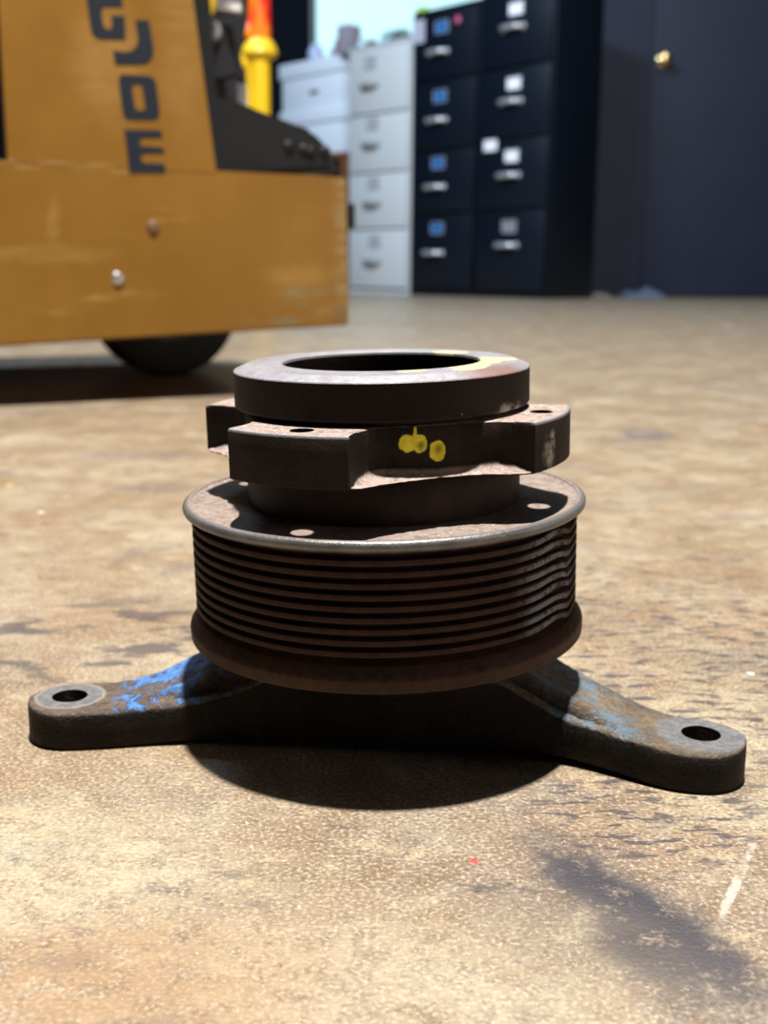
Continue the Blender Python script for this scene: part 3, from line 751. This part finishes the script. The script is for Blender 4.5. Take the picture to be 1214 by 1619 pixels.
# ------------------------------------------------------------------ red and yellow jack post behind the truck
y_ = 2.6
pc = at(411, 120, y_); k = (y_-CAM.y)/F*1.0
post = empty('jack_post', (pc.x, y_, 0), label='red and yellow upright jack post behind the black cover', cat='jack')
def zz(py): return at(411, py, y_).z
m_red = SH('red_orange_enamel'); nn = m_red.noise(9, 2, 0.5, m_red.map(sc=(1, 1, 0.8)))
m_red = m_red.set(color=m_red.mix(m_red.ss(nn, 0.47, 0.6), (0.75, 0.02, 0.012), (0.95, 0.28, 0.01)), rough=0.35)
bm = bmesh.new(); lathe(bm, [(0, 0), (0.05, 0), (0.05, 0.012), (0.02, 0.02), (15*k, 0.03), (15*k, zz(88)), (0, zz(88))], 32)
finish('post_tube', bm, m_py, post)
bm = bmesh.new(); lathe(bm, [(0, zz(93)), (22*k, zz(92)), (27*k, zz(86)), (25*k, zz(76)), (18*k, zz(63)), (0, zz(62))], 32)
finish('collar', bm, m_py, post)
bm = bmesh.new(); lathe(bm, [(0, zz(63)), (16*k, zz(63)), (17*k, zz(50)), (16*k, zz(-60)), (0, zz(-62))], 32)
tag(finish('sleeve', bm, m_red, post), label='red and orange upper sleeve')
bm = bmesh.new()
lathe(bm, [(0, zz(108)), (8*k, zz(107)), (11*k, zz(98)), (9*k, zz(86)), (0, zz(84))], 24, M=Matrix.Translation((-22*k, 0, 0)))
tube(bm, [(-17*k, 0, zz(98)), (-14*k, 0, zz(180))], 5*k, 12)
tube(bm, [(-24*k, 0, zz(95)), (-5*k, 0, zz(88))], 6*k, 12)
finish('release_pawl', bm, m_py, post)
bm = bmesh.new(); lathe(bm, [(0, zz(60)), (9*k, zz(59)), (11*k, zz(50)), (7*k, zz(38)), (0, zz(36))], 24, M=Matrix.Translation((-16*k, -0.01, 0)))
finish('knob', bm, m_red, post)

# ------------------------------------------------------------------ filing cabinets
P0 = ground(690, 467.5)
DX = Vector((0.67, -0.74, 0)).normalized(); DN = Vector((0.74, 0.67, 0)).normalized()   # along the fronts / into the cabinets
CANG = math.atan2(DX.y, DX.x)
def fcol(px, off=0.0):
    """distance along the front line of the column px (at the horizon)"""
    q = on(px, 426, P0+DN*off, DN); return (q-P0).dot(DX)
def fz(px, py, off=0.0): return on(px, py, P0+DN*off, DN).z
m_cabk = plain('black_enamel', (0.0025, 0.005, 0.011), 0.42, var=0.2, scale=6, spec=0.35)
m_cawh = plain('putty_white_enamel', (0.50, 0.53, 0.55), 0.45, var=0.04, scale=6)
m_chr = plain('chrome', (0.70, 0.72, 0.78), 0.36, 0.75, 0.05)
m_tin = plain('dull_grey_metal', (0.27, 0.285, 0.31), 0.45, 0.15)
m_blu = plain('blue_card', (0.008, 0.115, 0.34), 0.6)
m_whi = plain('white_card', (0.80, 0.80, 0.86), 0.6)
m_gry = plain('grey_card', (0.20, 0.20, 0.23), 0.6)
def cabinet(label, x0, x1, depth, ztop, seams, labels, handles, m_body, m_met, cards, off=0.0, group='filing cabinets along the back wall'):
    base = P0+DX*((x0+x1)/2)+DN*off; base.z = 0
    r = empty('filing_cabinet', base, CANG, label=label, cat='filing cabinet', group=group)
    hw = (x1-x0)/2; d = depth
    bm = bmesh.new(); t = 0.012
    box(bm, -hw, -hw+t, 0.014, d, 0, ztop, 0.002); box(bm, hw-t, hw, 0.014, d, 0, ztop, 0.002)
    box(bm, -hw, hw, 0.014, d, ztop-t, ztop, 0.002); box(bm, -hw+t, hw-t, d-t, d, 0, ztop-t)
    box(bm, -hw+t, hw-t, 0.022, d-t, 0, ztop-t)
    finish('body', bm, m_body, r)
    for i in range(4):
        z1, z0 = seams[i], seams[i+1]
        bm = bmesh.new(); box(bm, -hw+0.014, hw-0.014, 0.0, 0.021, z0+0.005, z1-0.005, 0.004)
        dr_ = finish('drawer', bm, m_body, r)
        lx, lz = labels[i]; lx -= (x0+x1)/2
        bm = bmesh.new(); w_, h_ = 0.045, 0.03
        for b in ((-w_, w_, h_-0.005, h_), (-w_, w_, -h_, -h_+0.005), (-w_, -w_+0.005, -h_+0.005, h_-0.005), (w_-0.005, w_, -h_+0.005, h_-0.005)):
            box(bm, lx+b[0], lx+b[1], -0.005, 0.0, lz+b[2], lz+b[3], 0.001)
        box(bm, lx-w_+0.005, lx+w_-0.005, -0.002, 0.0, lz-h_+0.005, lz+h_-0.005, mi=1)
        finish('label_holder', bm, [m_met, cards[i]], dr_)
        hx, hz = handles[i]; hx -= (x0+x1)/2
        bm = bmesh.new(); a = 0.062
        # bow handle with round feet
        tube(bm, [(hx-a, -0.002, hz), (hx-a*0.92, -0.016, hz), (hx-a*0.7, -0.028, hz), (hx, -0.031, hz), (hx+a*0.7, -0.028, hz), (hx+a*0.92, -0.016, hz), (hx+a, -0.002, hz)], [0.011, 0.010, 0.012, 0.013, 0.012, 0.010, 0.011], 12)
        for s in (-1, 1):
            lathe(bm, [(0, 0.006), (0.013, 0.005), (0.016, 0.001), (0.016, 0)], 16, M=Matrix.Translation((hx+s*a, 0, hz)) @ Matrix.Rotation(PI/2, 4, 'X'))
        finish('handle', bm, m_met, dr_)
    return r
# the white one
xa, xb = fcol(549), fcol(643.5)
lw = [(fcol(x), fz(x, y)) for x, y in ((584, 100), (588, 196), (590, 290), (592, 382))]
hw_ = [(fcol(x), fz(x, y)) for x, y in ((583, 136), (586, 229), (588, 322), (589, 414))]
cabinet('white four-drawer filing cabinet with dull grey handles', xa, xb, 0.55, fz(640, 58), [fz(590, 76), fz(590, 180), fz(590, 273), fz(590, 362), 0.03], lw, hw_, m_cawh, m_tin, [plain('pale_grey_card', (0.33, 0.355, 0.39), 0.6)]*4)
WTOP = fz(640, 58); WXa, WXb = xa, xb
# black with blue cards
xa, xb = fcol(646), fcol(747)
lb = [(fcol(x), fz(x, y)) for x, y in ((692, 44), (691, 153), (690, 258), (690, 361))]
hb2 = [(fcol(x), fz(x, y)) for x, y in ((686, 84), (686, 191), (685, 296), (684, 400))]
cabinet('black filing cabinet with blue label cards beside the white cabinet', xa, xb, 0.50, fz(650, 21), [fz(690, 18), fz(690, 127), fz(690, 236), fz(690, 337), 0.03], lb, hb2, m_cabk, m_chr, [m_blu]*4)
BTOP = fz(650, 21); BXa, BXb = xa, xb
xa, xb = fcol(749), fcol(862)
lb = [(fcol(x), fz(x, y)) for x, y in ((804, 16), (804, 133), (804, 247), (803, 358))]
hb2 = [(fcol(x), fz(x, y)) for x, y in ((799, 46), (799, 162), (799, 278), (799, 388))]
cabinet('black filing cabinet with white label cards nearest the dark door', xa, xb, 0.36, fz(810, -24), [fz(800, -12), fz(800, 107), fz(800, 219), fz(800, 331), 0.03], lb, hb2, m_cabk, m_chr, [m_whi, m_whi, m_whi, m_gry])
# papers and a magnet stuck on the black fronts
def sticker(name, label, cat, px, py, w_, h_, m, off=-0.0012):
    q = on(px, py, P0+DN*off, DN)
    o = empty(name, (0, 0, 0)); bpy.data.objects.remove(o)
    bm = bmesh.new(); box(bm, -w_/2, w_/2, 0, 0.0010, -h_/2, h_/2)
    o = finish(name, bm, m); o.location = q; o.rotation_euler = (0, 0, CANG)
    return tag(o, label, cat)
sticker('paper_note', 'white paper note left of the topmost blue label card', 'note', 662, 50, 0.085, 0.11, plain('lilac_paper', (0.38, 0.38, 0.48), 0.7), -0.0065)
sticker('paper_note', 'small white paper note left of the third white label card', 'note', 775, 230, 0.085, 0.05, m_whi, -0.0012)
q = on(724, 31, P0, DN); bm = bmesh.new()
lathe(bm, [(0, 0), (0.017, 0), (0.017, 0.004), (0.012, 0.007), (0, 0.008)], 24, M=Matrix.Rotation(PI/2, 4, 'X'))
o = finish('magnet', bm, plain('pink_plastic', (0.55, 0.10, 0.22), 0.5)); o.location = q; o.rotation_euler = (0, 0, CANG)
tag(o, 'round pink magnet at the top of the black cabinet with blue cards', 'magnet')

# ------------------------------------------------------------------ things on top of the cabinets
def on_top(px, ztop, off):   # a spot on the cabinet tops seen in column px
    q = on(px, 426, P0+DN*off, DN); return Vector((q.x, q.y, ztop))
q = on_top(551, WTOP, 0.12); s_ = (q.y-CAM.y)/F
bm = bmesh.new(); box(bm, -0.045, 0.045, -0.05, 0.05, 0, 0.15, 0.004)
o = finish('grey_box', bm, plain('mauve_grey_card', (0.26, 0.24, 0.29), 0.7)); o.location = q; o.rotation_euler = (0, 0, CANG)
tag(o, 'small grey cardboard box standing on the left end of the white cabinet', 'box')
q = on_top(570, WTOP, 0.14); bm = bmesh.new()
lathe(bm, [(0, 0), (0.018, 0.001), (0.02, 0.006), (0.02, 0.055), (0.014, 0.066), (0.009, 0.07), (0.009, 0.082), (0, 0.083)], 24)
o = finish('pale_bottle', bm, plain('pale_blue_plastic', (0.5, 0.68, 0.75), 0.35)); o.location = q
tag(o, 'small pale bottle beside the grey box on the white cabinet', 'bottle')
def lump(name, label, cat, loc, sx, sy, sz, m, seed):
    bm = bmesh.new(); bmesh.ops.create_icosphere(bm, subdivisions=4, radius=1)
    for v in bm.verts:
        k_ = 1+0.22*mnoise.noise(v.co*1.6+Vector((seed, 0, 0)))+0.09*mnoise.noise(v.co*5+Vector((seed, 3, 0)))
        v.co = Vector((v.co.x*sx*k_, v.co.y*sy*k_, max(0.0, v.co.z*0.5+0.42)*sz*k_))
    o = finish(name, bm, m, None, 60); o.location = loc
    return tag(o, label, cat)
lump('rag', 'small dark crumpled rag in the middle of the white cabinet top', 'rag', on_top(587, WTOP, 0.10), 0.028, 0.03, 0.05, plain('dark_grey_cloth', (0.05, 0.055, 0.06), 0.9), 1)
lump('work_glove', 'dark grey glove heaped on the right end of the white cabinet', 'glove', on_top(628, WTOP, 0.10), 0.052, 0.04, 0.06, plain('charcoal_cloth', (0.06, 0.065, 0.07), 0.9), 4)
h = SH('milky_plastic_film'); tr = h.n.new('ShaderNodeBsdfTranslucent'); tr.inputs[0].default_value = (0.75, 0.95, 0.95, 1)
h.set(color=(0.65, 0.85, 0.86), rough=0.3); mixn = h.n.new('ShaderNodeMixShader'); mixn.inputs[0].default_value = 0.65
h.l.new(h.b.outputs[0], mixn.inputs[1]); h.l.new(tr.outputs[0], mixn.inputs[2]); h.l.new(mixn.outputs[0], h.n['Material Output'].inputs[0])
q = on_top(623, WTOP, 0.28); bm = bmesh.new()
MR = Matrix.Translation((0, 0, 0.062)) @ Matrix.Rotation(PI/2, 4, 'Y')
lathe(bm, [(0.02, -0.07), (0.058, -0.07), (0.062, -0.066), (0.062, 0.066), (0.058, 0.07), (0.02, 0.07)], 40, closed=True, M=MR)
lathe(bm, [(0.02, -0.065), (0.05, -0.065), (0.054, -0.06), (0.054, 0.06), (0.05, 0.065), (0.02, 0.065)], 40, closed=True, M=Matrix.Translation((0, 0, 0.052+0.116)) @ Matrix.Rotation(PI/2, 4, 'Y')) if False else None
o = finish('film_roll', bm, h.m); o.location = q; o.rotation_euler = (0, 0, CANG)
tag(o, 'milky roll of plastic film lying behind the glove on the white cabinet', 'roll')
q = on_top(662, BTOP, 0.03); bm = bmesh.new()
lathe(bm, [(0.016, 0), (0.03, 0), (0.03, 0.022), (0.016, 0.022)], 32, closed=True)
o = finish('tape_roll', bm, plain('green_tape', (0.32, 0.55, 0.03), 0.5)); o.location = q
tag(o, 'roll of green tape on the corner of the black cabinet with blue cards', 'tape')

# ------------------------------------------------------------------ archive boxes on a wooden stand, left of the white cabinet
OFFB = 0.10
bx0, bx1 = fcol(441, OFFB), fcol(540, OFFB)
zb1, zb2, zb3 = fz(490, 244, OFFB), fz(490, 178, OFFB), fz(490, 104, OFFB)
ztopb = fz(490, 93, OFFB)
m_card = plain('white_archive_card', (0.62, 0.70, 0.80), 0.7, var=0.04)
bw = (bx1-bx0); bc = (bx0+bx1)/2
def place(o, x, off, z): q = P0+DX*x+DN*off; o.location = (q.x, q.y, z); o.rotation_euler = (0, 0, CANG)
ZST = fz(500, 244, OFFB)
HB = (ztopb-ZST)/2
m_wood = SH('brown_wood'); nn = m_wood.noise(14, 5, 0.6, m_wood.map(sc=(0.4, 6, 6)))
m_wood = m_wood.set(color=m_wood.mix(nn, (0.09, 0.035, 0.015), (0.20, 0.085, 0.04)), rough=0.5)
o = empty('wooden_stand', (0, 0, 0), label='brown wooden stand under the stacked white archive boxes', cat='stand'); place(o, bc, OFFB, 0)
hw = bw/2+0.01
bm = bmesh.new(); box(bm, -hw, hw, 0, 0.42, ZST-0.03, ZST, 0.003); finish('top_board', bm, m_wood, o)
for sx in (-1, 1):
    bm = bmesh.new(); xx = sx*(hw-0.012); box(bm, xx-0.011, xx+0.011, 0.0, 0.42, 0, ZST-0.031, 0.002); finish('side_board', bm, m_wood, o)
bm = bmesh.new(); box(bm, -hw+0.025, hw-0.025, 0.39, 0.41, 0, ZST-0.031); finish('back_board', bm, m_wood, o)
bm = bmesh.new(); box(bm, -hw+0.025, hw-0.025, 0.01, 0.388, ZST*0.5-0.012, ZST*0.5+0.012); finish('shelf', bm, m_wood, o)
for i, lab in enumerate(('white archive box with lid, lower of the two on the wooden stand', 'white archive box with lid, upper of the two on the wooden stand')):
    o = empty('archive_box', (0, 0, 0), label=lab, cat='box', group='white archive boxes'); place(o, bc, OFFB, ZST+i*HB)
    hw = bw/2-0.02; t = 0.005
    bm = bmesh.new()
    box(bm, -hw, hw, 0.025, 0.36, 0, HB-0.004, 0.004)
    finish('body', bm, m_card, o)
    bm = bmesh.new(); box(bm, -hw-0.015, hw+0.015, 0.01, 0.375, HB-0.085, HB-0.001, 0.004)
    finish('lid', bm, m_card, o)
    bm = bmesh.new()
    n_ = 20; ax, az = 0.045, 0.014
    pts = [Vector((0.02+math.copysign(max(0, abs(math.cos(2*PI*k_/n_))*ax), math.cos(2*PI*k_/n_)), 0.0235, HB*0.32+az*math.sin(2*PI*k_/n_))) for k_ in range(n_)]
    prism(bm, pts, Vector((0, 0.003, 0)))
    tag(finish('hand_hole', bm, plain('shadowed_card', (0.06, 0.07, 0.08), 0.9), o), label='dark hand hole')
q = P0+DX*(bc+0.05)+DN*(OFFB+0.18)
q = P0+DX*(bc+0.07)+DN*(OFFB+0.27)
lump('crumpled_bag', 'crumpled mauve bag lying on the upper white archive box', 'bag', (q.x, q.y, ZST+2*HB), 0.12, 0.07, 0.16, plain('mauve_plastic_bag', (0.34, 0.24, 0.28), 0.6), 9)
q = P0+DX*(bc-0.03)+DN*(OFFB+0.08)
lump('blue_cloth', 'small pale blue cloth in front of the crumpled mauve bag', 'cloth', (q.x, q.y, ZST+2*HB), 0.045, 0.04, 0.10, plain('pale_blue_cloth', (0.42, 0.52, 0.72), 0.8), 12)

# ------------------------------------------------------------------ litter at the foot of the far wall
def crumple(name, label, cat, loc, w_, d_, h_, m, seed):
    bm = bmesh.new(); N_ = 14; g = []
    for i in range(N_):
        for j in range(N_):
            x, y = i/(N_-1)-.5, j/(N_-1)-.5
            z = 0.5+0.5*mnoise.noise(Vector((x*4+seed, y*4, seed)))+0.3*mnoise.noise(Vector((x*11, y*11+seed, 1)))
            z *= max(0, 1-(2*x)**4)*max(0, 1-(2*y)**4)
            g.append(bm.verts.new((x*w_, y*d_, max(0.001, z*h_))))
    for i in range(N_-1):
        for j in range(N_-1): bm.faces.new([g[i*N_+j], g[(i+1)*N_+j], g[(i+1)*N_+j+1], g[i*N_+j+1]])
    bmesh.ops.solidify(bm, geom=bm.faces[:], thickness=0.0008)
    o = finish(name, bm, m, None, 60); o.location = loc
    return tag(o, label, cat)
q = ground(893, 463); crumple('paper_scrap', 'crumpled white paper scrap on the floor by the black cabinet side', 'paper', (q.x, min(q.y, wd_y-0.2), 0.001), 0.11, 0.08, 0.03, plain('dirty_white_paper', (0.6, 0.58, 0.54), 0.7), 2)
q = ground(965, 465); crumple('plastic_sheet', 'pale blue plastic sheet on the floor at the foot of the dark wall', 'sheet', (q.x, min(q.y, wd_y-0.14), 0.001), 0.26, 0.2, 0.06, plain('pale_blue_film', (0.22, 0.28, 0.40), 0.25), 6)
